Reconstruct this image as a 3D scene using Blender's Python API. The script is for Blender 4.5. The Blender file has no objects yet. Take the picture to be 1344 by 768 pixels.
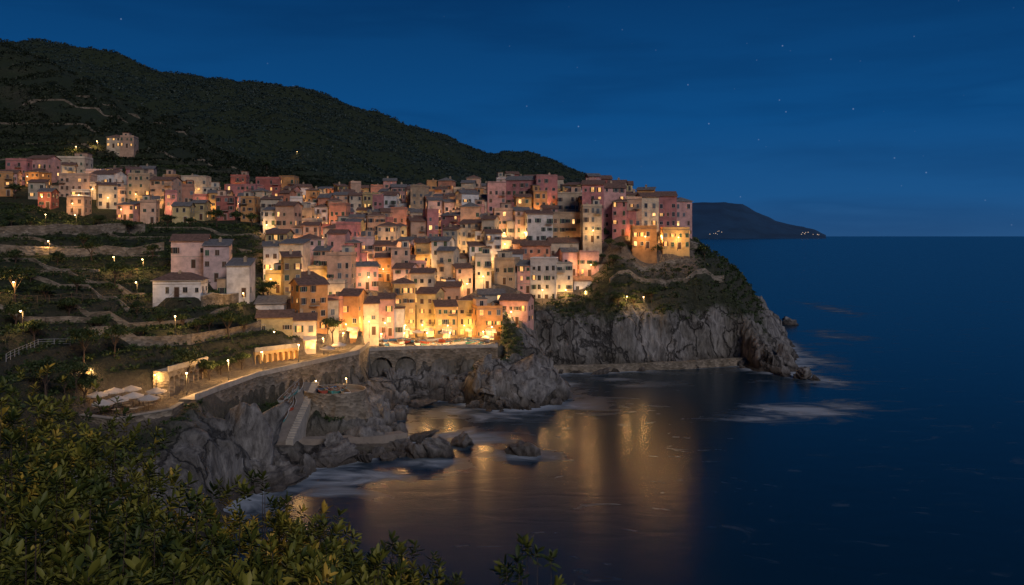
import bpy, math, random
import numpy as np
from mathutils import Vector, Matrix
random.seed(7); rng=np.random.default_rng(7)
scene=bpy.context.scene; COL=scene.collection
F=1055.0; CU=672.0; HZ=310.0; CH=40.0
def P(u,d): return ((u-CU)/F*d, float(d))
def Z(v,d): return CH-(v-HZ)/F*d
def sea(u,v):
    d=CH*F/(v-HZ); return P(u,d)
# ---------------------------------------------------------------- noise
def hsh(i,j,k):
    n=(i.astype(np.int64)*374761393+j.astype(np.int64)*668265263+k.astype(np.int64)*2147483647)&0xffffffff
    n=((n^(n>>13))*1274126177)&0xffffffff
    n=((n^(n>>15))*2246822519)&0xffffffff
    return ((n^(n>>16))&0xffff)/65535.0
def vn(x,y,z):
    x=np.asarray(x,float);y=np.asarray(y,float);z=np.asarray(z,float)+0*x
    i=np.floor(x);j=np.floor(y);k=np.floor(z);a=x-i;b=y-j;c=z-k
    a=a*a*(3-2*a);b=b*b*(3-2*b);c=c*c*(3-2*c)
    def H(p,q,r): return hsh(i+p,j+q,k+r)
    return (((H(0,0,0)*(1-a)+H(1,0,0)*a)*(1-b)+(H(0,1,0)*(1-a)+H(1,1,0)*a)*b)*(1-c)+
            ((H(0,0,1)*(1-a)+H(1,0,1)*a)*(1-b)+(H(0,1,1)*(1-a)+H(1,1,1)*a)*b)*c)
def fbm(x,y,z=0,o=4):
    s=0;a=.5;t=0
    for q in range(o):
        s=s+a*vn(x*2**q+17*q,y*2**q+5*q,np.asarray(z)*2**q+3*q);t+=a;a*=.5
    return s/t
def ridg(x,y,z=0,o=4):
    s=0;a=.5;t=0
    for q in range(o):
        s=s+a*(1-np.abs(2*vn(x*2**q+11*q,y*2**q+7*q,np.asarray(z)*2**q)-1));t+=a;a*=.5
    return s/t
def sst(a,b,x):
    t=np.clip((x-a)/(b-a),0,1);return t*t*(3-2*t)
def saw(t):
    f=t-np.floor(t);return np.where(f<.8,f/.8,(1-f)/.2)
def sdf(poly,x,y):
    n=len(poly);d=np.full(x.shape,1e18);ins=np.zeros(x.shape,bool)
    for i in range(n):
        ax,ay=poly[i];bx,by=poly[(i+1)%n];ex=bx-ax;ey=by-ay
        t=np.clip(((x-ax)*ex+(y-ay)*ey)/(ex*ex+ey*ey+1e-9),0,1)
        d=np.minimum(d,(x-ax-t*ex)**2+(y-ay-t*ey)**2)
        c=((ay>y)!=(by>y)); 
        xi=ex*(y-ay)/(ey if abs(ey)>1e-9 else 1e-9)+ax
        ins^=(c&(x<xi))
    return np.where(ins,1,-1)*np.sqrt(d)
# ---------------------------------------------------------------- coast
COAST=[(60,-200),(34,-40),(16,5),(8,28),(-8,45),(-28,70),(-40,100),sea(325,662),sea(362,636),sea(430,616),sea(490,602),sea(545,592),
 sea(560,580),sea(520,572),sea(508,562),P(514,180),P(520,190),P(540,197),P(562,196),P(600,196),P(615,191),P(628,188),P(645,185),
 sea(690,540),sea(742,526),sea(740,504),sea(712,490),sea(800,489),sea(880,484),sea(965,478),sea(990,486),sea(1050,496),sea(1058,480),
 sea(1045,462),(104,300),(100,330),(72,360),(70,420),(120,600),(208,1000),(325,1500),(400,1900),(400,2400),(-3500,2400),(-3500,-200)]
CP=[]
def cp(u,v,d): x,y=P(u,d);CP.append((x,y,Z(v,d)))
for a in [(450,455,196),(560,452,218),(640,450,218),(480,415,222),(600,408,242),(680,425,226),(700,400,249),(735,400,249),(765,398,251),(790,350,262),
 (420,390,232),(520,370,256),(620,360,262),(700,352,266),(750,335,270),(430,340,272),(520,330,284),(620,315,290),(700,305,290),(790,300,286),
 (870,322,268),(903,322,270),(820,322,266),(440,298,322),(530,285,340),(620,277,340),(680,270,330),(740,268,318),(800,275,310),(400,275,362),
 (50,262,300),(100,280,285),(200,290,290),(280,290,300),(345,285,320),(60,236,345),(150,240,350),(200,258,340),(300,262,355),
 (330,305,270),(240,305,255),(80,305,235),(80,342,202),(200,400,182),(100,400,162),(60,440,142),(200,450,158),(300,402,188),(320,455,172),
 (330,484,166),(250,520,144),(150,560,126),(60,515,122),(400,472,178),(240,385,186),(300,385,204),(360,420,190),(350,350,245),
 (600,478,206),(690,476,205),(650,460,210),(700,440,229),(840,394,252),(870,360,262),(930,352,266),(900,394,255),(980,392,275),
 (975,365,290),(1000,410,292),(950,338,292),(915,318,290),(1025,460,255),(440,552,157),(485,560,160),(400,592,145),(480,575,153),(520,505,194),(540,482,202),(500,490,194),
 (350,592,140),(322,572,138),(375,604,139),(262,545,134),(400,560,152),
 (0,205,400),(150,200,430),(300,225,430),(0,140,500),(0,60,620),(60,83,615),(130,116,600),(230,160,580),(330,213,520),(400,240,450),(500,262,430),
 (60,60,1150),(150,74,1170),(290,108,1200),(350,115,1220),(400,127,1230),(450,145,1260),(520,169,1300),(570,181,1340),(620,199,1400),(660,206,1450),(700,210,1500),
 (740,219,1500),(790,238,1500),(830,262,1500),(870,300,1500),(450,240,700),(550,258,720),(650,268,750),(720,285,750),(300,232,720),(150,205,760),(30,160,780),(550,215,1000),(650,240,1050),
 (-300,40,620),(-300,200,300),(-300,350,150),(-400,30,1150),(0,68,1150),(0,160,1900),(500,260,1900),(-300,120,1900)]: cp(*a)
CP+=[(0,0,36.6),(-6,6,36.2),(-14,4,38),(3,12,31),(4,25,20),(-22,32,23),(-40,60,17),(-50,90,10),(-36,103,6),(-90,60,30),(-60,40,32),(0,-40,36),(-50,-30,50),
 (45,420,20),(30,380,35),(60,350,15),(60,600,40)]
CPa=np.array(CP)
def wrp(x,y):
    yy=np.maximum(y+80,20); return x/yy*3.0, np.log(yy)
def mq(r2): return np.sqrt(r2+0.0012)
_X,_Y=wrp(CPa[:,0],CPa[:,1]);n_=len(CP)
_A=np.zeros((n_+3,n_+3));_A[:n_,:n_]=mq((_X[:,None]-_X)**2+(_Y[:,None]-_Y)**2)-1e-3*np.eye(n_)
_A[:n_,n_]=1;_A[:n_,n_+1]=_X;_A[:n_,n_+2]=_Y;_A[n_:,:n_]=_A[:n_,n_:].T
_w=np.linalg.solve(_A,np.concatenate([CPa[:,2],[0,0,0]]))
def rbf(x,y):
    X,Y=wrp(x,y);s=_w[n_]+_w[n_+1]*X+_w[n_+2]*Y
    for i in range(n_): s=s+_w[i]*mq((X-_X[i])**2+(Y-_Y[i])**2)
    return s
PIAZZA=[P(483,203),P(520,205.5),P(600,207.5),P(652,209.5),P(662,234),P(600,238),P(512,238),P(500,222),P(468,216)]
PROM=[P(215,130),P(240,132),P(275,139),P(300,147),P(338,158),P(400,171),P(470,188),P(484,203),P(462,208),P(420,192),P(380,184),P(320,170),P(270,158),P(220,146)]
CAFE=[P(105,124),P(150,121),P(225,128),P(240,134),P(228,146),P(180,146),P(120,138)]
SLIP=[P(335,142),P(378,142),P(411,162),P(382,162)]
QUAY=[P(345,146),P(530,150),P(530,154),P(345,151)]
DROP1=[P(285,133),P(315,141),P(350,151),P(410,163),P(488,182),P(505,196),P(490,204),P(468,188.6),P(398,171.6),P(337,158.5),P(299,147.5)]
DROP2=[P(486,196),P(560,199),P(655,203),P(655,210),P(484,204)]
DROPS=[(DROP1,6.2,3),(DROP2,5.0,3)]
PADS=[(PIAZZA,11.0,.8),(PROM,12.4,.8),(CAFE,11.2,1.5),(SLIP,3.0,2),(QUAY,1.6,2)]
VILL=[P(395,188),P(345,215),P(340,262),P(345,300),P(370,345),P(420,375),P(640,372),P(760,335),P(820,320),P(915,290),P(912,262),P(800,260),P(762,252),P(690,248),P(672,234),P(655,237),P(510,238),P(480,224),P(468,208),P(440,192)]
LEFTV=[P(0,285),P(120,275),P(250,282),P(350,285),P(400,340),P(380,375),P(230,365),P(0,360),P(-150,360),P(-100,290)]
def height(x,y,full=False):
    x=np.asarray(x,float);y=np.asarray(y,float)
    b=rbf(x,y)
    b=b+(fbm(x/130,y/130,0,5)-.5)*30*sst(430,900,y)+(ridg(x/60,y/60,5,4)-.5)*22*sst(420,800,y)
    s0=sdf(COAST,x,y)
    sv=np.maximum(sdf(VILL,x,y),sdf(LEFTV,x,y))
    tm=sst(0,8,-sv)*sst(60,90,y)*(1-sst(620,720,y))*np.where((x>10)&(y>235),sst(6,10,s0),sst(12,22,s0))
    st=2.6+1.6*sst(250,420,y)+2.5*sst(420,600,y)
    q=(b+(fbm(x/25,y/25,2,3)-.5)*3)/st;fl=np.floor(q);fr=q-fl
    b=b*(1-tm)+tm*(fl+sst(.6,.95,fr))*st
    pv=np.zeros_like(b);dv=np.zeros_like(b)
    for poly,z,e in DROPS:
        w=sst(-e,0,sdf(poly,x,y));b=b*(1-w)+np.minimum(b,z+(fbm(x/4,y/4,1,3)-.5)*3)*w;dv=np.maximum(dv,w)
    for poly,z,e in PADS:
        w=sst(-e,0,sdf(poly,x,y));b=b*(1-w)+z*w;pv=np.maximum(pv,w)
    rockn=(ridg(x/14+fbm(x/9,y/9,1,2),y/14,3,4)-.45)+.5*(ridg(x/4+3,y/5,1,3)-.45)
    near=1-sst(350,450,y)
    s=s0+(fbm(x/7,y/7,9,4)-.5)*7*near*(1-pv*.8)+(fbm(x/60,y/60,9,3)-.5)*60*sst(450,800,y)
    k=np.where((x>2)&(y>200),3.6,1.7);k=np.where(y>420,1.3,k)
    lim=np.where(s<0,s*1.3,np.where(s<3,.6*s,1.8+(s-3)*k))
    h=-np.logaddexp(-b/1.2,-lim/1.2)*1.2
    band=sst(-2,3,s0)*(1-sst(12,24,s0))*(1-np.maximum(pv,dv))*near*sst(.5,3,h)
    h=h+rockn*4.2*band
    h=np.maximum(h,-7)
    if full: return h,s0,sv,pv,tm
    return h
def H1(x,y): return float(height(np.array([x]),np.array([y]))[0])
def hit(u,v,dmin=100,dmax=900):
    d=np.arange(dmin,dmax,1.0);hh=height((u-CU)/F*d,d);zr=CH-(v-HZ)/F*d
    i=np.argmax(hh>zr);
    if not (hh>zr).any(): i=len(d)//3
    return (float((u-CU)/F*d[i]),float(d[i]),float(hh[i]))
# ---------------------------------------------------------------- materials
def mat(name,base,rough=.8,nodes=None,metal=0):
    m=bpy.data.materials.new(name);m.use_nodes=True;nt=m.node_tree;b=nt.nodes['Principled BSDF']
    b.inputs['Base Color'].default_value=(*base,1);b.inputs['Roughness'].default_value=rough;b.inputs['Metallic'].default_value=metal
    if nodes: nodes(nt,b)
    return m
def N(nt,t,**kw):
    n=nt.nodes.new(t)
    for k,v in kw.items():
        if k in n.inputs: n.inputs[k].default_value=v
        else: setattr(n,k,v)
    return n
def L(nt,a,b): nt.links.new(a,b)
def ramp(nt,fac,stops):
    r=nt.nodes.new('ShaderNodeValToRGB');cr=r.color_ramp
    while len(cr.elements)<len(stops): cr.elements.new(.5)
    for e,(p,c) in zip(cr.elements,stops): e.position=p;e.color=(*c,1)
    L(nt,fac,r.inputs[0]);return r.outputs[0]
def mixc(nt,f,a,b,mode='MIX'):
    m=nt.nodes.new('ShaderNodeMix');m.data_type='RGBA';m.blend_type=mode
    for s,v in ((0,f),(6,a),(7,b)):
        if hasattr(v,'links'): L(nt,v,m.inputs[s])
        elif s==0: m.inputs[0].default_value=v
        else: m.inputs[s].default_value=(*v,1)
    return m.outputs[2]
def bump(nt,b,h,strength,dist):
    bp=N(nt,'ShaderNodeBump',Strength=strength,Distance=dist);L(nt,h,bp.inputs['Height']);L(nt,bp.outputs[0],b.inputs['Normal'])
def noisy(base,amt=.35,scale=.6,bs=.3,bd=.1,rnd=.25):
    def f(nt,b):
        tc=N(nt,'ShaderNodeNewGeometry');n=N(nt,'ShaderNodeTexNoise',Scale=scale,Detail=6.0,Roughness=.65);L(nt,tc.outputs['Position'],n.inputs['Vector'])
        c=ramp(nt,n.outputs[0],[(.25,tuple(v*(1-amt) for v in base)),(.55,base),(.8,tuple(min(1,v*(1+amt*.5)) for v in base))])
        oi=N(nt,'ShaderNodeObjectInfo');mr=N(nt,'ShaderNodeMapRange');mr.inputs[3].default_value=1-rnd;mr.inputs[4].default_value=1+rnd*.4
        L(nt,oi.outputs['Random'],mr.inputs[0])
        cc=N(nt,'ShaderNodeCombineXYZ')
        for i in range(3): L(nt,mr.outputs[0],cc.inputs[i])
        L(nt,mixc(nt,1.0,c,cc.outputs[0],'MULTIPLY'),b.inputs['Base Color'])
        n2=N(nt,'ShaderNodeTexNoise',Scale=scale*6,Detail=5.0);L(nt,tc.outputs['Position'],n2.inputs['Vector']);bump(nt,b,n2.outputs[0],bs,bd)
    return f
PAL={'pink':(.66,.38,.34),'rose':(.54,.24,.24),'salmon':(.62,.30,.20),'ochre':(.62,.42,.18),'yellow':(.70,.56,.28),'cream':(.68,.58,.44),
 'white':(.74,.72,.70),'tan':(.54,.41,.28),'brick_red':(.46,.16,.13),'peach':(.68,.45,.32),'grey':(.46,.43,.40),'orange':(.64,.33,.13),'pale_pink':(.76,.56,.53)}
WM={k:mat('plaster_'+k,v,.85,noisy(v,.5,.45,.25,.06)) for k,v in PAL.items()}
def tiles(base):
    def f(nt,b):
        tc=N(nt,'ShaderNodeTexCoord');w=N(nt,'ShaderNodeTexWave',Scale=1.6,Distortion=.6);L(nt,tc.outputs['Object'],w.inputs['Vector'])
        n=N(nt,'ShaderNodeTexNoise',Scale=1.5,Detail=5.0);L(nt,tc.outputs['Object'],n.inputs['Vector'])
        L(nt,ramp(nt,n.outputs[0],[(.3,tuple(v*.55 for v in base)),(.7,tuple(v*1.25 for v in base))]),b.inputs['Base Color']);bump(nt,b,w.outputs[0],.6,.08)
    return f
RT=mat('terracotta_roof_tiles',(.2,.11,.08),.85,tiles((.24,.14,.10)));RS=mat('slate_roof',(.2,.2,.2),.8,tiles((.22,.21,.20)));RF=mat('roof_terrace_paving',(.28,.22,.18),.9,noisy((.30,.24,.2),.3,1))
FRAME=mat('window_frame_paint',(.5,.46,.4),.6,noisy((.5,.46,.4),.1,2))
GLASS=mat('dark_window_glass',(.02,.023,.028),.15)
def emis(name,c,s,sample='NONE',noise=True):
    m=bpy.data.materials.new(name);m.use_nodes=True;nt=m.node_tree;b=nt.nodes['Principled BSDF']
    b.inputs['Base Color'].default_value=(*c,1);b.inputs['Emission Color'].default_value=(*c,1);b.inputs['Emission Strength'].default_value=s
    if noise:
        tc=N(nt,'ShaderNodeNewGeometry');n=N(nt,'ShaderNodeTexNoise',Scale=.9,Detail=3.0);L(nt,tc.outputs['Position'],n.inputs['Vector'])
        mr=N(nt,'ShaderNodeMapRange');mr.inputs[1].default_value=.35;mr.inputs[2].default_value=.7;mr.inputs[3].default_value=s*.25;mr.inputs[4].default_value=s*1.5
        L(nt,n.outputs[0],mr.inputs[0]);L(nt,mr.outputs[0],b.inputs['Emission Strength'])
    m.cycles.emission_sampling=sample;return m
LIT=emis('lit_window_glow',(1,.50,.15),1.0);LITB=emis('bright_shop_glow',(1,.58,.2),1.9);BULB=emis('lamp_glow',(1,.68,.3),14,noise=False);LITD=emis('dim_vault_glow',(1,.5,.14),.5)
SH={'green':mat('green_shutter_paint',(.03,.09,.05),.6,noisy((.03,.09,.05),.3,3)),'brown':mat('brown_shutter_wood',(.12,.06,.035),.7,noisy((.12,.06,.035),.3,3)),'blue':mat('grey_blue_shutter_paint',(.12,.15,.18),.6,noisy((.12,.15,.18),.3,3))}
DOORM=mat('dark_door_wood',(.09,.045,.025),.6,noisy((.09,.045,.025),.3,3))
def stonef(base,scale=1.2):
    def f(nt,b):
        tc=N(nt,'ShaderNodeNewGeometry');v=N(nt,'ShaderNodeTexVoronoi',Scale=scale);mp=N(nt,'ShaderNodeMapping');mp.inputs['Scale'].default_value=(1,1,1.8)
        L(nt,tc.outputs['Position'],mp.inputs[0]);L(nt,mp.outputs[0],v.inputs['Vector'])
        n=N(nt,'ShaderNodeTexNoise',Scale=.4,Detail=6.0);L(nt,tc.outputs['Position'],n.inputs['Vector'])
        c1=ramp(nt,v.outputs['Color'],[(.1,tuple(x*.55 for x in base)),(.9,tuple(x*1.25 for x in base))])
        c2=ramp(nt,n.outputs[0],[(.3,(.5,.48,.42)),(.65,(1,1,1))])
        L(nt,mixc(nt,1.0,c1,c2,'MULTIPLY'),b.inputs['Base Color']);bump(nt,b,v.outputs['Distance'],.8,.25)
    return f
STONE=mat('dry_stone_masonry',(.26,.22,.18),.9,stonef((.28,.24,.19)));PALE=mat('pale_parapet_render',(.5,.46,.4),.85,noisy((.44,.40,.34),.4,.8))
PAVE=mat('concrete_paving',(.3,.26,.22),.9,noisy((.3,.26,.22),.3,.7));WOODM=mat('weathered_wood',(.2,.13,.08),.8,noisy((.2,.13,.08),.3,3))
METAL=mat('painted_metal_railing',(.5,.52,.55),.5,noisy((.5,.52,.55),.1,3));DMETAL=mat('dark_iron',(.05,.05,.05),.5,noisy((.05,.05,.05),.2,3))
CLOTH=mat('pale_canvas',(.6,.54,.48),.9,noisy((.6,.54,.48),.2,1.5));
BOATM=[mat('boat_paint_'+k,c,.45,noisy(c,.15,2)) for k,c in (('white',(.6,.6,.58)),('blue',(.06,.2,.4)),('red',(.4,.08,.05)),('teal',(.08,.3,.3)))]
DARKIN=mat('vault_shade_backing',(.03,.025,.02),.95,noisy((.03,.025,.02),.3,1))  # near-black panel at the back of the arches, painted as their inner shade
ROCKSTOPS=[(.28,(.035,.032,.031)),(.42,(.125,.12,.115)),(.58,(.27,.263,.252)),(.8,(.46,.45,.43))]
def groundf(nt,b):
    g=N(nt,'ShaderNodeNewGeometry');at=N(nt,'ShaderNodeAttribute',attribute_name='mask');sp=N(nt,'ShaderNodeSeparateColor');L(nt,at.outputs['Color'],sp.inputs[0])
    pos=g.outputs['Position']
    mp=N(nt,'ShaderNodeMapping');mp.inputs['Rotation'].default_value=(.2,.95,.3);mp.inputs['Scale'].default_value=(.7,.5,.16);L(nt,pos,mp.inputs[0])
    n1=N(nt,'ShaderNodeTexNoise',Scale=1.1,Detail=9.0,Roughness=.72,Distortion=.5);L(nt,mp.outputs[0],n1.inputs['Vector'])
    n0=N(nt,'ShaderNodeTexNoise',Scale=.09,Detail=8.0,Roughness=.6);L(nt,pos,n0.inputs['Vector'])
    nf=N(nt,'ShaderNodeTexNoise',Scale=1.1,Detail=8.0,Roughness=.7);L(nt,pos,nf.inputs['Vector'])
    vo=N(nt,'ShaderNodeTexVoronoi',Scale=.22,feature='DISTANCE_TO_EDGE');
    ad=N(nt,'ShaderNodeVectorMath',operation='MULTIPLY_ADD');L(nt,n0.outputs['Color'],ad.inputs[0]);ad.inputs[1].default_value=(7,7,7);L(nt,mp.outputs[0],ad.inputs[2]);L(nt,ad.outputs[0],vo.inputs['Vector'])
    rock=ramp(nt,n1.outputs[0],ROCKSTOPS)
    crack=ramp(nt,vo.outputs['Distance'],[(0,(.2,.2,.2)),(.045,(1,1,1))])
    rock=mixc(nt,.85,rock,crack,'MULTIPLY')
    big=ramp(nt,n0.outputs[0],[(.35,(.6,.58,.52)),(.6,(1.1,1.1,1.1))]);rock=mixc(nt,1.0,rock,big,'MULTIPLY')
    sz=N(nt,'ShaderNodeSeparateXYZ');L(nt,pos,sz.inputs[0])
    mr=N(nt,'ShaderNodeMapRange');mr.inputs[1].default_value=.5;mr.inputs[2].default_value=4.0;L(nt,sz.outputs[2],mr.inputs[0])
    rock=mixc(nt,mr.outputs[0],mixc(nt,1.0,rock,(.35,.31,.27),'MULTIPLY'),rock)
    veg=ramp(nt,nf.outputs[0],[(.3,(.008,.014,.006)),(.5,(.022,.038,.013)),(.7,(.045,.068,.022)),(.85,(.07,.075,.033))])
    wall=ramp(nt,nf.outputs[0],[(.3,(.05,.048,.035)),(.7,(.15,.13,.10))])
    pave=ramp(nt,nf.outputs[0],[(.3,(.12,.10,.08)),(.7,(.24,.21,.18))])
    mw=N(nt,'ShaderNodeMath',operation='MULTIPLY');L(nt,sp.outputs[2],mw.inputs[0]);mw.inputs[1].default_value=.5
    c=mixc(nt,mw.outputs[0],veg,wall);c=mixc(nt,sp.outputs[0],c,rock);c=mixc(nt,sp.outputs[1],c,pave);L(nt,c,b.inputs['Base Color'])
    h=mixc(nt,sp.outputs[0],nf.outputs[0],mixc(nt,.5,n1.outputs[0],crack));bump(nt,b,h,1.0,1.7)
GROUND=mat('rocky_hillside_ground',(.1,.1,.08),.95,groundf)
# ---------------------------------------------------------------- object helpers
def top(o,label,cat,group=None):
    o['label']=label;o['category']=cat
    if group:o['group']=group
def newobj(name,data,parent=None,loc=(0,0,0),rot=0):
    o=bpy.data.objects.new(name,data);COL.objects.link(o);o.location=loc
    if rot:o.rotation_euler=(0,0,rot)
    if parent:o.parent=parent
    return o
class MB:
    def __init__(s): s.v=[];s.f=[];s.m=[]
    def quad(s,a,b,c,d,m=0):
        n=len(s.v);s.v+=[a,b,c,d];s.f.append((n,n+1,n+2,n+3));s.m.append(m)
    def poly(s,pts,m=0):
        n=len(s.v);s.v+=list(pts);s.f.append(tuple(range(n,n+len(pts))));s.m.append(m)
    def box(s,x0,x1,y0,y1,z0,z1,m=0,tx=0):
        n=len(s.v);s.v+=[(x0,y0,z0),(x1,y0,z0),(x1,y1,z0),(x0,y1,z0),(x0+tx,y0+tx,z1),(x1-tx,y0+tx,z1),(x1-tx,y1-tx,z1),(x0+tx,y1-tx,z1)]
        for q in((0,3,2,1),(4,5,6,7),(0,1,5,4),(1,2,6,5),(2,3,7,6),(3,0,4,7)): s.f.append(tuple(n+i for i in q));s.m.append(m)
    def tube(s,a,b,r0,r1,k=6,m=0):
        a=Vector(a);b=Vector(b);d=(b-a).normalized();t=d.orthogonal().normalized();w=d.cross(t);n=len(s.v)
        for p,r in((a,r0),(b,r1)):
            for i in range(k):
                an=2*math.pi*i/k;q=p+(t*math.cos(an)+w*math.sin(an))*r;s.v.append(tuple(q))
        for i in range(k): s.f.append((n+i,n+(i+1)%k,n+k+(i+1)%k,n+k+i));s.m.append(m)
        s.f.append(tuple(n+k+i for i in range(k)));s.m.append(m)
    def mesh(s,name,mats,smooth=False):
        me=bpy.data.meshes.new(name);me.from_pydata(s.v,[],s.f)
        for q in mats: me.materials.append(q)
        me.polygons.foreach_set('material_index',s.m)
        if smooth: me.polygons.foreach_set('use_smooth',[True]*len(s.f))
        me.update();return me
def npmesh(name,V,Q,mats,smooth=False):
    me=bpy.data.meshes.new(name);V=np.asarray(V,np.float32);Q=np.asarray(Q,np.int32);k=Q.shape[1]
    me.vertices.add(len(V));me.vertices.foreach_set('co',V.ravel());me.loops.add(Q.size);me.loops.foreach_set('vertex_index',Q.ravel())
    me.polygons.add(len(Q));me.polygons.foreach_set('loop_start',np.arange(0,Q.size,k,dtype=np.int32));me.polygons.foreach_set('loop_total',np.full(len(Q),k,np.int32))
    if smooth: me.polygons.foreach_set('use_smooth',np.ones(len(Q),bool))
    for m in mats: me.materials.append(m)
    me.update(calc_edges=True);me.validate();return me
def grid(xs,ys):
    X,Y=np.meshgrid(xs,ys);nx=len(xs);ny=len(ys);i=np.arange(nx*ny).reshape(ny,nx)
    Q=np.stack([i[:-1,:-1],i[:-1,1:],i[1:,1:],i[1:,:-1]],-1).reshape(-1,4);return X.ravel(),Y.ravel(),Q
def grow(a,b,s,g,cap):
    r=[];x=a
    while (x<b) if b>a else (x>b):
        s=min(s*g,cap);x=x+s if b>a else x-s;r.append(x)
    return r
# ---------------------------------------------------------------- terrain
xs=sorted(grow(-150,-1500,1,1.05,14)+list(np.arange(-150,-62,1.0))+list(np.arange(-62,112.5,.75))+grow(112,460,1,1.08,14))
ys=list(np.arange(-40,100,2.0))+list(np.arange(100,120,1.0))+list(np.arange(120,170,.65))+list(np.arange(170,230,.8))+list(np.arange(230,262,.5))+list(np.arange(262,300,1.0))+grow(299.5,2000,1,1.022,13)
X,Y,Q=grid(np.array(xs),np.array(ys))
Hh,S0,SV,PV,TM=height(X,Y,True)
HH=Hh.reshape(len(ys),len(xs));gy,gx=np.gradient(HH,np.array(ys),np.array(xs));sl=np.sqrt(gx**2+gy**2).ravel()
nx_=-gx.ravel();ny_=-gy.ravel();ln=np.sqrt(nx_**2+ny_**2+1)
upper=((X>14)&(Y>230)&(Y<340))*sst(14.5,18,Hh+(fbm(X/6,Y/6,7)-.5)*7)
rockm=np.clip(np.maximum(sst(1.0,1.7,sl)*(1-TM)*(Y<420),(1-sst(9,17,S0+(fbm(X/8,Y/8,4)-.5)*10))*(Y<420)*(Y>60)*(1-sst(22,27,Hh))),0,1)*(1-PV)
rockm=rockm*(1-.94*upper)
strat=saw((X*.6+Y*.15+Hh*.75)/3.6+fbm(X/8,Y/8,Hh/8,3)*1.5)-.5
dsp=((fbm(X/3.0,Y/3.0,Hh/3.5,4)-.5)*2.2+(ridg(X/5+Hh/4,Y/5,Hh/9,4)-.5)*1.4)*rockm*sst(.8,2,sl)+strat*np.where(X>0,1.9,1.3)*rockm*sst(.35,.9,sl)*(PV<.02)
V=np.stack([X+nx_/ln*dsp,Y+ny_/ln*dsp,Hh+dsp/ln*.7],1)
me=npmesh('ground',V,Q,[GROUND],False)
vil=sst(-4,1,sdf(VILL,X,Y))
mk=np.stack([rockm*(1-vil*(Hh>14)),np.maximum(PV,vil*(Hh>9)),sst(.6,1.1,sl)*np.maximum(TM,0),np.ones_like(X)],1).astype(np.float32)
ca=me.color_attributes.new('mask','FLOAT_COLOR','POINT');ca.data.foreach_set('color',mk.ravel())
g=newobj('ground',me);g['kind']='structure'
# ---------------------------------------------------------------- sea
def seaf(nt,b):
    b.inputs['IOR'].default_value=1.33
    g=N(nt,'ShaderNodeNewGeometry');at=N(nt,'ShaderNodeAttribute',attribute_name='foam');sp=N(nt,'ShaderNodeSeparateColor');L(nt,at.outputs['Color'],sp.inputs[0])
    mp=N(nt,'ShaderNodeMapping');mp.inputs['Scale'].default_value=(1,2.2,1);mp.inputs['Rotation'].default_value=(0,0,.3);L(nt,g.outputs['Position'],mp.inputs[0])
    n1=N(nt,'ShaderNodeTexNoise',Scale=.07,Detail=8.0,Distortion=1.6,Roughness=.62);L(nt,mp.outputs[0],n1.inputs['Vector'])
    n2=N(nt,'ShaderNodeTexNoise',Scale=.12,Detail=3.0,Distortion=.6);L(nt,mp.outputs[0],n2.inputs['Vector'])
    m=N(nt,'ShaderNodeMath',operation='MULTIPLY_ADD');L(nt,n1.outputs[0],m.inputs[0]);m.inputs[1].default_value=2.2;m.inputs[2].default_value=-1.32
    a=N(nt,'ShaderNodeMath',operation='ADD');L(nt,m.outputs[0],a.inputs[0]);L(nt,sp.outputs[0],a.inputs[1])
    f=ramp(nt,a.outputs[0],[(0,(0,0,0)),(.3,(.10,.10,.10)),(.9,(.8,.8,.8))])
    L(nt,mixc(nt,f,(.003,.022,.042),(.46,.53,.60)),b.inputs['Base Color'])
    L(nt,ramp(nt,f,[(0,(.24,)*3),(.5,(.7,)*3)]),b.inputs['Roughness'])
    L(nt,ramp(nt,f,[(0,(.30,)*3),(.5,(.1,)*3)]),b.inputs['Specular IOR Level'])
    bump(nt,b,n2.outputs[0],.08,.5)
SEA=mat('deep_blue_sea_water',(.004,.016,.032),.22,seaf)
sx=sorted(grow(-60,-90000,2,1.25,9000)+list(np.arange(-60,150,1.5))+grow(150,90000,2,1.2,9000));sy=list(np.arange(60,420,2.0))+grow(419,120000,2,1.2,9000);sy=[-3000,-300,-50]+sy
X,Y,Q=grid(np.array(sx),np.array(sy));sd=-sdf(COAST,X,Y)
fo=np.exp(-np.maximum(sd,0)/5)*.95
def patch(u,v,ru,rd,a):
    global fo
    x,y=sea(u,v);fo=np.maximum(fo,a*np.exp(-((X-x)/ru)**2-((Y-y)/rd)**2))
for p in((1055,540,14,9,1.05),(1000,550,10,5,.85),(1110,532,9,8,.75),(1060,470,10,30,.8),(1080,500,8,12,.9),(683,598,8,5,.95),(620,575,10,8,.8),(560,610,9,5,.85),(480,625,10,4,1.0),(400,640,6,4,1.0),(760,530,9,9,.7),(800,497,8,4,.85),(850,505,10,6,.6),(1090,405,10,50,.65),(650,545,10,8,.85),(1100,440,12,20,.6),(590,540,7,6,.85),(520,560,6,4,.9),(440,640,8,5,.9)): patch(*p)
me=npmesh('sea',np.stack([X,Y,np.zeros_like(X)],1),Q,[SEA],True)
ca=me.color_attributes.new('foam','FLOAT_COLOR','POINT');ca.data.foreach_set('color',np.stack([fo,fo,fo,np.ones_like(fo)],1).astype(np.float32).ravel())
o=newobj('sea_water',me);o['kind']='structure'
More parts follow.
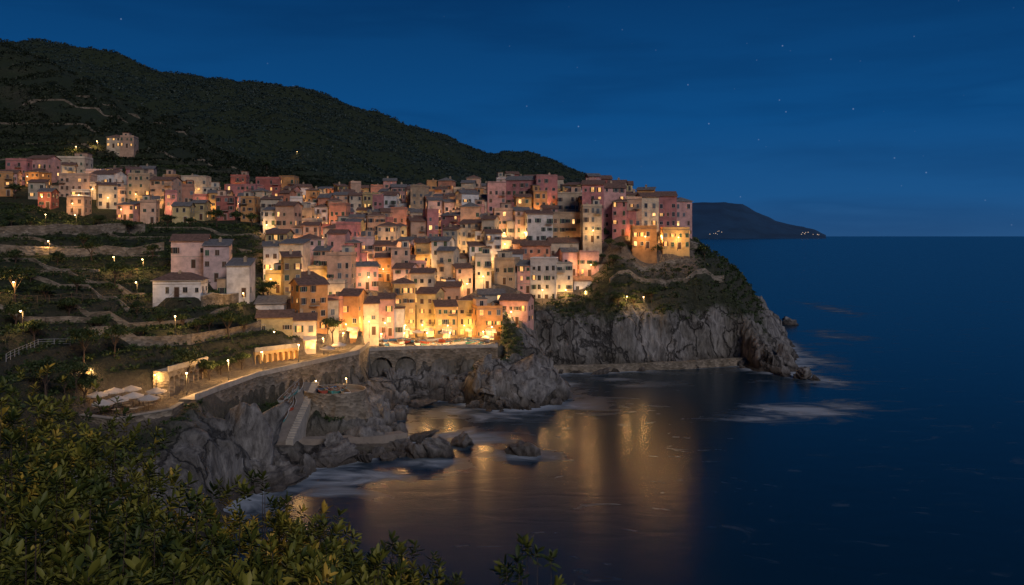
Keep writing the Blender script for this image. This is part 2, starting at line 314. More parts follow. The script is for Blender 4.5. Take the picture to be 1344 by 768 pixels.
def farhill(name,pts,d,depth,base):
    us=np.linspace(pts[0][0],pts[-1][0],90);vs=np.interp(us,[p[0] for p in pts],[p[1] for p in pts]);rows=np.linspace(-1,1,16)
    y=d+rows[:,None]*depth+0*us[None,:];x=(us[None,:]-CU)/F*y
    z=(CH-(vs-HZ)/F*d)[None,:]*(1-np.abs(rows[:,None])**1.5)+0*x;z+=(fbm(x/500,y/500,0,4)-.5)*150*sst(40,200,z)-8
    i=np.arange(90*16).reshape(16,90);Q=np.stack([i[:-1,:-1],i[:-1,1:],i[1:,1:],i[1:,:-1]],-1).reshape(-1,4)
    m=mat(name+'_hazed_forest',base,1,noisy(base,.4,.002,.1,1,0));o=newobj(name,npmesh(name,np.stack([x.ravel(),y.ravel(),z.ravel()],1),Q,[m],True));o['kind']='structure'
farhill('distant_headland',[(760,309),(800,285),(860,268),(905,266),(950,263),(975,268),(1000,281),(1020,290),(1050,296),(1070,302),(1084,308)],15000,2500,(.014,.06,.13))  # blue base colour has the distance haze painted in
mb=MB()
for i in range(16):
    u=random.choice([random.uniform(930,950),random.uniform(1050,1080),random.uniform(1050,1080)]);v=random.uniform(305,309) if u>1000 else random.uniform(301,308)
    d=12400;x,y=P(u,d);z=max(Z(v,d),15);s=random.uniform(3,5.5);mb.box(x-s,x+s,y-s,y+s,z,z+s*1.5)
o=newobj('distant_town_lights',mb.mesh('distant_town_lights',[emis('town_lights',(1,.7,.45),.8,noise=False)]));o['kind']='stuff'
# ---------------------------------------------------------------- houses
def window_mesh(pane,sh,kind):
    mb=MB();w,h=.46,.68
    mb.box(-w-.08,w+.08,-.06,.0,-h-.08,h+.08,0);mb.box(-w,w,-.075,-.01,-h,h,1);mb.box(-w-.14,w+.14,-.16,0,-h-.16,-h-.082,0);mb.box(-.025,.025,-.09,-.0,-h,h,0)
    if kind=='open':
        for s in(-1,1): mb.box(min(s*(w+.09),s*(w+.50)),max(s*(w+.09),s*(w+.50)),-.1,0,-h,h,2)
    elif kind=='shut':
        mb.box(-w,-.03,-.12,-.02,-h,h,2);mb.box(.03,w,-.12,-.02,-h,h,2)
    return mb.mesh('window',[FRAME,pane,SH[sh]])
WN_D=[window_mesh(GLASS,s,k) for s,k in(('green','open'),('green','shut'),('brown','shut'),('brown','none'),('blue','none'),('green','none'),('brown','open'),('blue','shut'))]
WN_L=[window_mesh(LIT,'green','open'),window_mesh(LIT,'brown','none'),window_mesh(LIT,'brown','open'),window_mesh(LITB,'brown','none')]
mb=MB();mb.box(-.62,.62,-.06,0,0,2.35,0);mb.box(-.5,.5,-.08,0,.0,2.2,1);DOOR=mb.mesh('door',[FRAME,DOORM])
mb=MB();mb.box(-1.2,1.2,-.06,0,0,2.7,0);mb.box(-1.05,1.05,-.08,0,.0,2.5,1);SHOP=mb.mesh('shop_front',[FRAME,LITB])
mb=MB();mb.quad((-1.5,-.1,2.95),(1.5,-.1,2.95),(1.5,-1.7,2.3),(-1.5,-1.7,2.3));mb.quad((-1.5,-1.7,2.3),(1.5,-1.7,2.3),(1.5,-1.7,2.05),(-1.5,-1.7,2.05));AWN=mb.mesh('awning',[CLOTH])
mb=MB();mb.box(-.35,.35,-.35,.35,-.6,1.1,0);mb.box(-.45,.45,-.45,.45,1.1,1.22,0);mb.box(-.2,.2,-.2,.2,1.22,1.5,0);CHIM=mb.mesh('chimney',[WM['tan']])
def balcony_mesh():
    mb=MB();mb.box(-1.2,1.2,-.95,0,-.12,0,0)
    for i in range(13): x=-1.15+i*2.3/12;mb.box(x-.02,x+.02,-.93,-.89,0,.95,1)
    mb.box(-1.18,1.18,-.94,-.88,.95,1.0,1)
    for s in(-1.17,1.13): mb.box(s,s+.04,-.88,0,.95,1.0,1)
    return mb.mesh('balcony',[PALE,DMETAL])
BALC=balcony_mesh()
placed=[];fronts=[]
ADJ={'pink':'dusty pink','rose':'deep rose','salmon':'salmon','ochre':'ochre','yellow':'pale yellow','cream':'cream','white':'white','tan':'tan','brick_red':'dark red','peach':'peach','grey':'grey','orange':'orange','pale_pink':'pale pink'}
def house(x,y,z,w,dp,h,rot,col,roof,lit=.12,shop=False,name='house',where='on the hillside',found=6,side=True,nowin=1.0):
    root=newobj(name,None,None,(x,y,z),rot);root.empty_display_size=.5
    rd={'gable':'low gabled roof','hip':'hipped roof','flat':'flat roof terrace','shed':'sloping slate roof'}[roof]
    top(root,f"{ADJ[col]} plaster house with {rd} {where}",'house','village houses stacked on the slope')
    hw=w/2;mb=MB();mb.box(-hw,hw,0,dp,-found,h,0)
    if random.random()<.35: mb.box(-hw-.05,hw+.05,-.05,dp+.05,2.9,3.05,1)
    newobj('wall',mb.mesh('wall',[WM[col],PALE]),root)
    mb=MB();e=.4
    rm=random.choice([RT,RT,RS]) if roof!='shed' else random.choice([RS,RT])
    if roof=='flat':
        t=.22;ph=random.choice([.5,.9,1.0])
        mb.box(-hw-.12,hw+.12,-.12,dp+.12,h,h+.15,0)
        for a in((-hw,hw,0,t),(-hw,hw,dp-t,dp),(-hw,-hw+t,t,dp-t),(hw-t,hw,t,dp-t)): mb.box(*a,h+.152,h+ph,1)
        rz=h+.15;me=mb.mesh('roof',[RF,WM[col]])
    elif roof=='gable':
        rh=dp*.2
        A=[(-hw-e,-e,h-.08),(hw+e,-e,h-.08),(hw+e,dp/2,h+rh),(-hw-e,dp/2,h+rh),(hw+e,dp+e,h-.08),(-hw-e,dp+e,h-.08)]
        mb.quad(A[0],A[1],A[2],A[3]);mb.quad(A[3],A[2],A[4],A[5])
        B=[(p[0],p[1],p[2]-.16) for p in A];mb.quad(B[3],B[2],B[1],B[0]);mb.quad(B[5],B[4],B[2],B[3])
        for i,j in((0,1),(1,2),(2,4),(4,5),(5,3),(3,0)): mb.quad(A[i],B[i],B[j],A[j],0)
        for s in(-hw+.01,hw-.01): mb.poly([(s,0.01,h),(s,dp-.01,h),(s,dp/2,h+rh-.17)],1)
        rz=h+rh*.6;me=mb.mesh('roof',[rm,WM[col]])
    elif roof=='hip':
        rh=min(w,dp)*.24;q=min(w,dp)*.42
        a,b,c,d=(-hw-e,-e,h),(hw+e,-e,h),(hw+e,dp+e,h),(-hw-e,dp+e,h)
        if w>=dp: r1,r2=(-hw+q,dp/2,h+rh),(hw-q,dp/2,h+rh);mb.quad(a,b,r2,r1);mb.quad(c,d,r1,r2);mb.poly([b,c,r2]);mb.poly([d,a,r1])
        else: r1,r2=(0,q,h+rh),(0,dp-q,h+rh);mb.poly([a,b,r1]);mb.quad(b,c,r2,r1);mb.poly([c,d,r2]);mb.quad(d,a,r1,r2)
        mb.box(-hw-e,hw+e,-e,dp+e,h-.15,h-.004,1);rz=h+rh*.4;me=mb.mesh('roof',[rm,PALE])
    else:
        rh=dp*.2;A=[(-hw-e,-e,h-.1),(hw+e,-e,h-.1),(hw+e,dp+e,h+rh),(-hw-e,dp+e,h+rh)];B=[(p[0],p[1],p[2]-.15) for p in A]
        mb.quad(*A);mb.quad(*B[::-1])
        for i in range(4): mb.quad(A[i],B[i],B[(i+1)%4],A[(i+1)%4])
        mb.poly([(-hw+.01,.01,h),(-hw+.01,dp-.01,h),(-hw+.01,dp-.01,h+rh-.1)],1);mb.poly([(hw-.01,.01,h),(hw-.01,dp-.01,h),(hw-.01,dp-.01,h+rh-.1)],1);mb.quad((-hw,dp,h),(hw,dp,h),(hw,dp,h+rh-.1),(-hw,dp,h+rh-.1),1)
        rz=h+rh*.4;me=mb.mesh('roof',[rm,WM[col]])
    ro=newobj('roof',me,root)
    if random.random()<.6: newobj('chimney',CHIM,ro,(random.uniform(-hw*.6,hw*.6),dp*random.uniform(.45,.7),rz))
    if roof=='flat' and random.random()<.5 and w>4.5:
        mb=MB();aw=w*random.uniform(.35,.6);x0=random.choice([-hw+.3,hw-.3-aw]);mb.box(x0,x0+aw,dp*.4,dp-.3,h+.16,h+2.6,0);mb.box(x0-.2,x0+aw+.2,dp*.4-.2,dp-.1,h+2.602,h+2.8,1)
        newobj('rooftop_room',mb.mesh('rooftop_room',[WM[random.choice([col,'cream','peach'])],rm]),root)
        newobj('window',random.choice(WN_D),root,(x0+aw/2,dp*.4-.004,h+1.45))
    if random.random()<.45 and h>7 and not shop:
        s=random.choice([-1,1]);aw=random.uniform(1.8,3.2);ah=h*random.uniform(.45,.75);ax0=min(s*hw,s*(hw+aw));mb=MB();mb.box(ax0,ax0+aw,.8,dp-1,-found,ah,0);mb.box(ax0-.2,ax0+aw+.2,.55,dp-.8,ah+.004,ah+.2,1)
        newobj('annex',mb.mesh('annex',[WM[random.choice([col,'tan','cream','white'])],rm]),root)
        for q in range(int(ah//2.95)):
            if random.random()<.8: newobj('window',random.choice(WN_D),root,(ax0+aw/2,.796,q*2.95+1.6))
    ns=max(1,int((h+.4)//2.95));sh=random.choice(range(8))
    def wins(n,place,skipg,bias=1):
        off=[random.uniform(-.25,.25) for _ in range(n)]
        for s in range(ns):
            for c in range(n):
                if s==0 and skipg: 
                    if c==n//2: continue
                if random.random()>.86*nowin: continue
                lit_=random.random()<lit*(1.5 if s==0 else 1)
                wm=random.choice(WN_L) if lit_ else (WN_D[sh] if random.random()<.6 else random.choice(WN_D))
                lx,ly,r=place((c+.5+off[c]*.6)/n);o=newobj('window',wm,root,(lx,ly,s*2.95+1.65+random.uniform(-.1,.1)),r);o.scale=(random.choice([.75,.9,1,1.05]),1,random.choice([.7,.85,1,1.1]))
    n=max(1,int(w/2.0));wins(n,lambda t:(-hw+t*w,-.004,0),True)
    c=n//2;cx=-hw+(c+.5)/n*w
    newobj('shop_front' if shop else 'door',SHOP if shop else DOOR,root,(cx,-.004,0.02))
    if shop: newobj('awning',AWN,root,(cx,-.07,0))
    if side:
        n=max(1,int(dp/3.2));wins(n,lambda t:(-hw-.004,dp*t,-math.pi/2),False);wins(n,lambda t:(hw+.004,dp*t,math.pi/2),False)
    if ns>2 and w>4.6 and nowin==1:
        if random.random()<.5: newobj('balcony',BALC,root,(cx,-.07,2.95*random.choice([1,2])+.55))
        if random.random()<.3: newobj('balcony',BALC,root,(random.choice([-1,1])*(hw-1.4),-.07,2.95*(ns-1)+.55))
    placed.append((x-math.sin(rot)*dp/2,y+math.cos(rot)*dp/2,max(w,dp)*.5))
    fx,fy=x+math.sin(rot)*2.2,y-math.cos(rot)*2.2;fronts.append((fx,fy,z,w,h));return root
def lm(u0,u1,vt,vb,d,rot,col,roof,dp=8,**k):
    x,y=P((u0+u1)/2,d);z=Z(vb,d);w=(u1-u0)/F*d
    return house(x,y,z,w,dp,(vb-vt)/F*d,math.radians(rot),col,roof,found=max(4,z-H1(x,y)+3,z-H1(x,y+dp)+2),**k)
LMS=[(338,383,416,456,185,12,'yellow','gable',7,.3),(385,414,420,458,188,12,'cream','gable',7,.4),(336,372,398,436,198,10,'white','shed',7,.1),(378,418,392,436,204,0,'peach','gable',8,.2),
 (423,446,394,444,205,-10,'salmon','flat',8,.35),(446,470,388,444,207,-6,'orange','gable',8,.3),(471,497,398,440,212,14,'cream','gable',8,.2),(497,517,392,441,222,4,'pink','gable',7,.2),(517,545,372,443.5,229,12,'ochre','hip',8,.3),(546,572,385,443,232,-14,'yellow','gable',8,.3),
 (572,600,402,444,228,14,'ochre','gable',8,.3),(600,626,394,443.5,232,-12,'yellow','hip',7,.3),(626,660,406,446,224,14,'orange','flat',8,.3),(655,693,394,426,230,-14,'pink','gable',8,.1),(628,662,386,424,240,4,'cream','gable',7,.2),(572,604,376,424,243,-4,'peach','gable',7,.15),
 (696,730,340,396,252,-8,'white','flat',8,.03),(730,752,346,396,254,6,'cream','flat',8,.03),(753,777,368,398,256,10,'white','gable',6,.03),(684,722,322,372,264,-6,'salmon','gable',8,.08),(722,760,318,362,268,8,'cream','gable',8,.08),
 (692,726,280,330,276,6,'white','shed',8,.05),(640,664,240,290,300,5,'pink','flat',8,.1),(664,704,236,290,303,-8,'rose','gable',9,.1),(704,732,231,285,300,8,'rose','flat',8,.1),
 (732,764,254,300,290,-4,'cream','flat',8,.12),(726,765,280,330,280,6,'tan','flat',8,.12),(764,792,242,312,275,-10,'rose','gable',9,.12),(792,822,246,312,277,8,'pink','gable',9,.1),
 (765,790,272,318,267,4,'cream','flat',6,.1),(823,842,262,322,272,-8,'peach','flat',8,.3),(842,865,258,322,274,6,'cream','gable',8,.3),(863,888,257,322,275,-4,'rose','gable',9,.2),(886,909,264,322,276,10,'pink','hip',9,.2),
 (830,862,300,326,264,0,'orange','flat',5,.3),(870,905,302,327,266,0,'ochre','flat',5,.3),
 (226,270,316,352,210,14,'pale_pink','gable',9,.0),(268,300,322,370,206,14,'pale_pink','shed',8,.0),(298,327,348,390,198,8,'white','shed',8,.0),
 (202,262,368,390,184,8,'white','hip',7,.05),(140,158,180,194,425,0,'cream','hip',9,.5),(158,175,180,194,425,10,'peach','flat',9,.4),
 (8,34,211,240,330,5,'rose','flat',9,.1),(34,62,208,242,335,-5,'pink','gable',9,.1),(75,110,208,238,345,6,'cream','flat',9,.3),(78,116,230,262,312,6,'peach','flat',9,.1),(118,150,228,262,320,-6,'white','gable',9,.1),
 (168,196,230,268,325,5,'tan','flat',8,.2),(196,226,236,275,318,-5,'peach','gable',8,.1),(238,270,232,262,350,5,'cream','flat',8,.1),(296,336,243,280,335,-5,'rose','flat',9,.1),(336,366,235,280,345,5,'brick_red','flat',8,.3),(366,386,232,270,350,0,'orange','flat',8,.3)]
for a in LMS:
    wh='beside the harbour square' if a[4]<235 and a[0]>400 else ('above the cliff' if a[0]>690 else 'on the hillside')
    lm(*a[:8],dp=a[8],lit=a[9],where=wh,shop=(a[9]>=.3 and a[4]<235),nowin=(.35 if a[9]==0 else 1))
cols=['pink','peach','cream','tan','ochre','yellow','salmon','rose','pink','cream','white','peach','peach','cream','orange','brick_red','white','pale_pink']
def infield(poly,x,y): return sdf(poly,np.array([x]),np.array([y]))[0]
def fill(poly,y0,y1,step,gap,margin,prob,hs,lit):
    yr=y0
    while yr<y1:
        x=-260+random.uniform(0,6)
        while x<100:
            w=random.uniform(4.0,7.0);x+=w/2;yy=yr+random.uniform(-3.4,3.4);dp=random.uniform(6,7.8);z=None
            ok=infield(poly,x,yy)>margin and random.random()<prob and all((x-a)**2+(yy+dp/2-b)**2>(r+w*.5-.8)**2 for a,b,r in placed) and infield(PROM,x,yy)<-3 and infield(PIAZZA,x,yy)<-2
            if ok: z=H1(x,yy);ok=z>12.5
            if ok:
                h=random.choice(hs)+random.uniform(-.4,.4)
                ang=math.atan2(x+15,yy-150)*.6+random.uniform(-.25,.25)
                house(x,yy,z+.2,w,dp,h,-ang*.5+random.uniform(-.35,.35),random.choice(cols),random.choice(['gable','gable','gable','gable','flat','flat','flat','hip','hip','shed','shed']),lit=lit,side=True)
                x+=w/2+random.uniform(0,gap)
            else: x+=1.1
        yr+=step
fill(VILL,199,370,10.6,.8,2.5,.97,[5.5,7.5,8.8,10.2,11.8,13.5],.13)
fill(LEFTV,282,375,16,8,1,.55,[6,6,7,8.8],.12)
print('houses',len(placed))
# ---------------------------------------------------------------- lamps
def lamp_parts():
    mb=MB();mb.tube((0,0,-.5),(0,0,3.9),.07,.045,8);mb.tube((0,0,0),(0,0,.5),.13,.09,8);mb.tube((0,0,3.85),(.0,-.5,4.05),.03,.03,6);p=mb.mesh('post',[DMETAL])
    mb=MB();mb.tube((0,-.5,4.0),(0,-.5,4.16),.26,.08,8);s=mb.mesh('lamp_shade',[DMETAL])
    mb=MB();mb.tube((0,-.5,3.98),(0,-.5,3.86),.16,.14,8);mb.tube((0,-.5,3.86),(0,-.5,3.74),.14,.05,8);b=mb.mesh('bulb',[BULB]);return p,s,b
LP=lamp_parts();LIGHTS={};nl=0
def lamp(x,y,z,power,col=(1,.53,.17)):
    global nl
    nl+=1
    r=newobj('street_lamp',None,None,(x,y,z),random.uniform(-.5,.5));top(r,'iron street lamp with warm glowing lantern','street lamp','street lamps through the village')
    newobj('post',LP[0],r);newobj('lamp_shade',LP[1],r);newobj('bulb',LP[2],r)
    key=(round(power),col)
    if key not in LIGHTS:
        l=bpy.data.lights.new('lamp_light','POINT');l.energy=power;l.color=col;l.shadow_soft_size=.35;LIGHTS[key]=l
    newobj('lamp_light',LIGHTS[key],r,(0,-.5,3.35))
px,py=P(560,222)
for i,(fx,fy,z,w,h) in enumerate(fronts):
    dd=math.hypot(fx-px,fy-py);q=(i*7919)%10;uu=CU+fx/fy*F
    if uu<330 and fy<215: continue
    if dd<34: lamp(fx,fy,z,950 if i%2 else 700)
    elif dd<95 and fy<400 and q<7: lamp(fx,fy,z,900)
    elif fy<400 and q<(6 if uu>700 else 4): lamp(fx,fy,z,750 if uu>700 else 550)
for u,v,pw in((150,358,1500),(188,362,1200),(65,338,900),(122,525,800),(205,520,800),(245,520,1300),(300,500,2000),(345,487,2000),(392,476,2000),(425,466,2000),(500,458,2200),(530,457,2200),(560,457,2200),(590,456,2200),(635,455,2200),(822,408,1000),(845,408,1000),(290,345,400),(320,408,900),(100,205,1200),(128,196,1800),(390,205,400),(30,440,700),(180,395,600),(100,300,700),(230,440,900),(415,525,1000),(455,522,900),(450,458,1800),(60,300,600),(20,400,500),(868,329,1500),(895,329,1500),(845,330,1200)):
    x,y,z=hit(u,v,110);lamp(x,y,z,pw)
print('lamps',nl)
# ---------------------------------------------------------------- walls, railings, arcades
def wallrib(name,pts,th,mat_,label,cat,cap=None):
    mb=MB()
    for (a,b) in zip(pts[:-1],pts[1:]):
        dx,dy=b[0]-a[0],b[1]-a[1];l=math.hypot(dx,dy)+1e-6;nx,ny=-dy/l*th/2,dx/l*th/2
        q=[(a[0]-nx,a[1]-ny),(b[0]-nx,b[1]-ny),(b[0]+nx,b[1]+ny),(a[0]+nx,a[1]+ny)];z0=(a[2],b[2],b[2],a[2]);z1=(a[3],b[3],b[3],a[3])
        for i in range(4):
            j=(i+1)%4;mb.quad((*q[i],z0[i]),(*q[j],z0[j]),(*q[j],z1[j]),(*q[i],z1[i]))
        mb.quad(*[(*q[i],z1[i]) for i in range(4)])
        if cap:
            q=[(a[0]-nx*1.4,a[1]-ny*1.4),(b[0]-nx*1.4,b[1]-ny*1.4),(b[0]+nx*1.4,b[1]+ny*1.4),(a[0]+nx*1.4,a[1]+ny*1.4)]
            for i in range(4):
                j=(i+1)%4;mb.quad((*q[i],z1[i]+.004),(*q[j],z1[j]+.004),(*q[j],z1[j]+.16),(*q[i],z1[i]+.16),1)
            mb.quad(*[(*q[i],z1[i]+.16) for i in range(4)],1)
    o=newobj(name,mb.mesh(name,[mat_,cap or mat_]));top(o,label,cat);return o
def lerp_pts(ps,step=3):
    out=[ps[0]]
    for a,b in zip(ps[:-1],ps[1:]):
        n=max(1,int(math.dist(a[:2],b[:2])/step))
        for i in range(1,n+1): t=i/n;out.append(tuple(a[k]*(1-t)+b[k]*t for k in range(len(a))))
    return out
def gwall(uvs,hgt,label,mat_=STONE,th=.5,cap=None,name='stone_retaining_wall',cat='wall',world=False,dn=2):
    ps=lerp_pts([P(*q) for q in uvs] if world else [hit(u,v,110)[:2] for u,v in uvs],3);pts=[]
    for x,y in ps: z=H1(x,y);pts.append((x,y,z-dn,z+hgt))
    return wallrib(name,pts,th,mat_,label,cat,cap)
gwall([(0,312),(60,310),(130,308),(190,305)],2.8,'long grey dry stone retaining wall on the terraces')
gwall([(0,335),(70,336),(140,335),(215,330)],2.2,'rough stone wall along the upper road')
gwall([(110,152),(180,157),(250,162),(315,177),(360,190)],2.0,'stone retaining wall behind the promenade',world=True)
gwall([(90,160),(170,166),(240,172),(300,184)],1.3,'tan rubble wall below the vegetable terraces',world=True)
gwall([(0,150),(60,152),(120,156)],1.3,'mossy stone terrace wall on the slope',world=True)
gwall([(265,405),(290,402),(318,398)],2.5,'stone wall beneath the white houses',cap=PALE)
gwall([(350,300),(390,298),(430,300)],1.5,'stone terrace wall above the village')
gwall([(790,350),(830,352),(870,350),(905,346)],1.4,'narrow stone terrace wall on the headland')
gwall([(800,372),(850,374),(900,372),(950,370)],1.4,'narrow stone terrace wall on the headland')
gwall([(845,330),(880,331),(915,331)],2.4,'retaining wall under the headland houses',cap=PALE)
WZ=[]
for q in lerp_pts([P(107,125),P(150,122.3),P(224,129),P(238,134)],3): WZ.append((*q,4.0,12.2))
wallrib('terrace_parapet_wall',WZ,.6,STONE,'stone wall holding up the cafe terrace','wall',PALE)
for k_,(dd,uu) in enumerate(((175,(-20,60,170)),(186,(0,90,190)),(196,(-20,60,130)),(222,(0,100,210)),(250,(60,180,330)),(395,(0,90,180)),(425,(30,120,220)),(440,(180,260,330)),(460,(0,70,130)),(266,(200,290,340)),(495,(20,90,170)),(520,(100,180,260)))):
    gwall([(u,dd+random.uniform(-2,2)) for u in uu],.9,'low dry stone wall edging a planted terrace',world=True)
def railing(name,pts,hgt,label,mat_=METAL,step=1.6,rails=3):
    mb=MB();ps=lerp_pts(pts,step)
    for p in ps: mb.box(p[0]-.035,p[0]+.035,p[1]-.035,p[1]+.035,p[2]-.3,p[2]+hgt)
    for a,b in zip(ps[:-1],ps[1:]):
        for r in range(rails):
            zz=hgt*(r+1)/rails-.03;mb.tube((a[0],a[1],a[2]+zz),(b[0],b[1],b[2]+zz),.03,.03,4)
    o=newobj(name,mb.mesh(name,[mat_]));top(o,label,'railing' if 'rail' in name else 'fence');return o
def grail(uvs,hgt,label,**k):
    ps=[]
    for x,y in lerp_pts([hit(u,v,100)[:2] for u,v in uvs],2): ps.append((x,y,H1(x,y)))
    nm=k.pop('name','metal_railing');railing(nm,ps,hgt,label,**k)
grail([(8,476),(30,464),(50,455),(92,456)],1.2,'pale blue metal railing along stone steps')
grail([(0,398),(80,398),(160,396),(268,392)],1.5,'wooden post and wire fence on vineyard terrace',mat_=WOODM,name='vineyard_fence',step=2.4,rails=2)
grail([(0,362),(70,362),(180,360)],1.5,'wooden post and wire fence on vineyard terrace',mat_=WOODM,name='vineyard_fence',step=2.4,rails=2)
def arcade(name,p0,p1,z0,z1,n,aw,ah,label,cat,th=1.2,lit=None,wm=STONE,back=2):
    dx,dy=p1[0]-p0[0],p1[1]-p0[1];Lh=math.hypot(dx,dy);rot=math.atan2(dy,dx);mb=MB();H=z1-z0;bay=Lh/n
    for i in range(n):
        x0=i*bay;c=x0+bay/2;r=aw/2;sp=ah-r
        mb.quad((x0,0,-4),(c-r,0,-4),(c-r,0,H),(x0,0,H));mb.quad((c+r,0,-4),(x0+bay,0,-4),(x0+bay,0,H),(c+r,0,H))
        K=8;pts=[(c-r*math.cos(math.pi*k/K),sp+r*math.sin(math.pi*k/K)) for k in range(K+1)]
        for a,b in zip(pts[:-1],pts[1:]):
            mb.quad((a[0],0,a[1]),(b[0],0,b[1]),(b[0],0,H),(a[0],0,H));mb.quad((a[0],0,a[1]),(a[0],th,a[1]),(b[0],th,b[1]),(b[0],0,b[1]))
        mb.quad((c-r,0,-4),(c-r,th,-4),(c-r,th,sp),(c-r,0,sp));mb.quad((c+r,0,sp),(c+r,th,sp),(c+r,th,-4),(c+r,0,-4))
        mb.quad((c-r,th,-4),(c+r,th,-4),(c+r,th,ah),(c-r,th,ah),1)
    mb.quad((0,0,H),(Lh,0,H),(Lh,th+back,H),(0,th+back,H),2);mb.quad((0,0,-4),(0,0,H),(0,th+back,H),(0,th+back,-4));mb.quad((Lh,0,-4),(Lh,th+back,-4),(Lh,th+back,H),(Lh,0,H))
    mb.box(-.1,Lh+.1,-.12,.25,H+.004,H+.95,2)
    o=newobj(name,mb.mesh(name,[wm,lit or DARKIN,PALE]),None,(p0[0],p0[1],z0),rot);top(o,label,cat);return o
def A(u0,d0,u1,d1,z0,z1,n,aw,ah,label,**k): arcade('arcaded_wall',P(u0,d0),P(u1,d1),z0,z1,n,aw,ah,label,'wall',**k)
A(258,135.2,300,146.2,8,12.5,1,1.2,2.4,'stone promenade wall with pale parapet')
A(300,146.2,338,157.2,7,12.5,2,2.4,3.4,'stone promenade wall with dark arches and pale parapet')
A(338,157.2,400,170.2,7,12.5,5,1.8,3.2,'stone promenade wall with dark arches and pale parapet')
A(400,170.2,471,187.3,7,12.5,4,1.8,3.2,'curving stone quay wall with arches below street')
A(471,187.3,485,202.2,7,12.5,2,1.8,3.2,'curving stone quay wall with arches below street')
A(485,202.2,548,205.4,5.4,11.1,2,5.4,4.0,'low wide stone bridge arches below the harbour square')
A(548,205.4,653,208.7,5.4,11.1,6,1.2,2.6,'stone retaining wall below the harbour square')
A(222,144.8,272,156.6,12.4,15.6,8,1.2,2.2,'long low stone building with softly glowing openings',lit=LITD)
A(335,173,392,181,12.4,15.0,8,1.1,2.0,'warmly lit arcade with small arched openings',lit=LITD,wm=WM['ochre'])
a,b,c,d=[P(*q) for q in((338,142),(375,142.5),(410,164),(386,165))]
mb=MB();z=[3.6,3.6,10.2,10.2];pp=[(*a,z[0]),(*b,z[1]),(*c,z[2]),(*d,z[3])];mb.quad(*pp)
for i in range(4): j=(i+1)%4;mb.quad(pp[i],(pp[i][0],pp[i][1],-2),(pp[j][0],pp[j][1],-2),pp[j])
o=newobj('slipway_ramp',mb.mesh('slipway_ramp',[PAVE]));o['kind']='structure'
mb=MB();nst=26;p0=Vector((b[0],b[1]));p1=Vector((c[0],c[1]));dr=(p1-p0).normalized();sd_=Vector((dr.y,-dr.x));ln_=(p1-p0).length
for i in range(nst):
    q=p0+dr*(ln_*i/nst);q2=p0+dr*(ln_*(i+1)/nst);zz=3.7+6.6*(i+1)/nst
    e=[(q.x,q.y),(q2.x,q2.y),(q2.x+sd_.x*1.3,q2.y+sd_.y*1.3),(q.x+sd_.x*1.3,q.y+sd_.y*1.3)]
    mb.quad(*[(*t,zz) for t in e[::-1]])
    for k in range(4): mb.quad((*e[k],-1),(*e[(k+1)%4],-1),(*e[(k+1)%4],zz),(*e[k],zz))
o=newobj('slipway_steps',mb.mesh('slipway_steps',[PALE]));top(o,'pale concrete steps beside the boat slipway','steps')
def ribbon(name,cl,wid,zt,zb,m=PAVE):
    mb=MB();n=len(cl);Lf=[];Rt=[]
    for i in range(n):
        a=cl[max(0,i-1)];b=cl[min(n-1,i+1)];dx,dy=b[0]-a[0],b[1]-a[1];l=math.hypot(dx,dy);Lf.append((cl[i][0]-dy/l*wid/2,cl[i][1]+dx/l*wid/2));Rt.append((cl[i][0]+dy/l*wid/2,cl[i][1]-dx/l*wid/2))
    for i in range(n-1):
        mb.quad((*Lf[i],zt),(*Rt[i],zt),(*Rt[i+1],zt),(*Lf[i+1],zt))
        mb.quad((*Rt[i],zb),(*Rt[i+1],zb),(*Rt[i+1],zt),(*Rt[i],zt));mb.quad((*Lf[i],zb),(*Lf[i+1],zb),(*Lf[i+1],zt),(*Lf[i],zt))
        mb.quad((*Rt[i],zt+.004),(*Rt[i+1],zt+.004),(*Rt[i+1],zt+.35),(*Rt[i],zt+.35),1)
    for i in(0,n-1): mb.quad((*Lf[i],zb),(*Rt[i],zb),(*Rt[i],zt),(*Lf[i],zt))
    o=newobj(name,mb.mesh(name,[m,m]));o['kind']='structure'
ribbon('cliff_path',lerp_pts([P(702,233),P(740,236.5),P(800,238),P(850,241),P(900,243),P(975,251)],4),3.2,2.0,-3,STONE)
ribbon('quay_path',lerp_pts([P(345,148),P(400,149),P(450,150),P(500,151.5),P(530,154)],3),3.5,2.4,-3)
bx,by=P(440,161);mb=MB();K=36;prof=[(8.2,-1),(7.6,2.5),(6.9,5.6),(6.3,7.4),(6.2,9.4),(5.9,9.4),(5.9,8.6),(0.01,8.6)]
ring=[]
for r,zz in prof:
    ring.append([((r+ (0 if zz>6 else .7*math.sin(i*2.7)))*math.cos(2*math.pi*i/K),(r+(0 if zz>6 else .6*math.cos(i*3.1)))*math.sin(2*math.pi*i/K)*.85,zz) for i in range(K)])
for k in range(len(prof)-1):
    for i in range(K): j=(i+1)%K;mb.quad(ring[k][i],ring[k][j],ring[k+1][j],ring[k+1][i],(2 if k==4 else 0) if k<5 else 1)
o=newobj('stone_bastion',mb.mesh('stone_bastion',[STONE,PAVE,PALE]),None,(bx,by,0));top(o,'round stone bastion with low parapet by the slipway','tower')
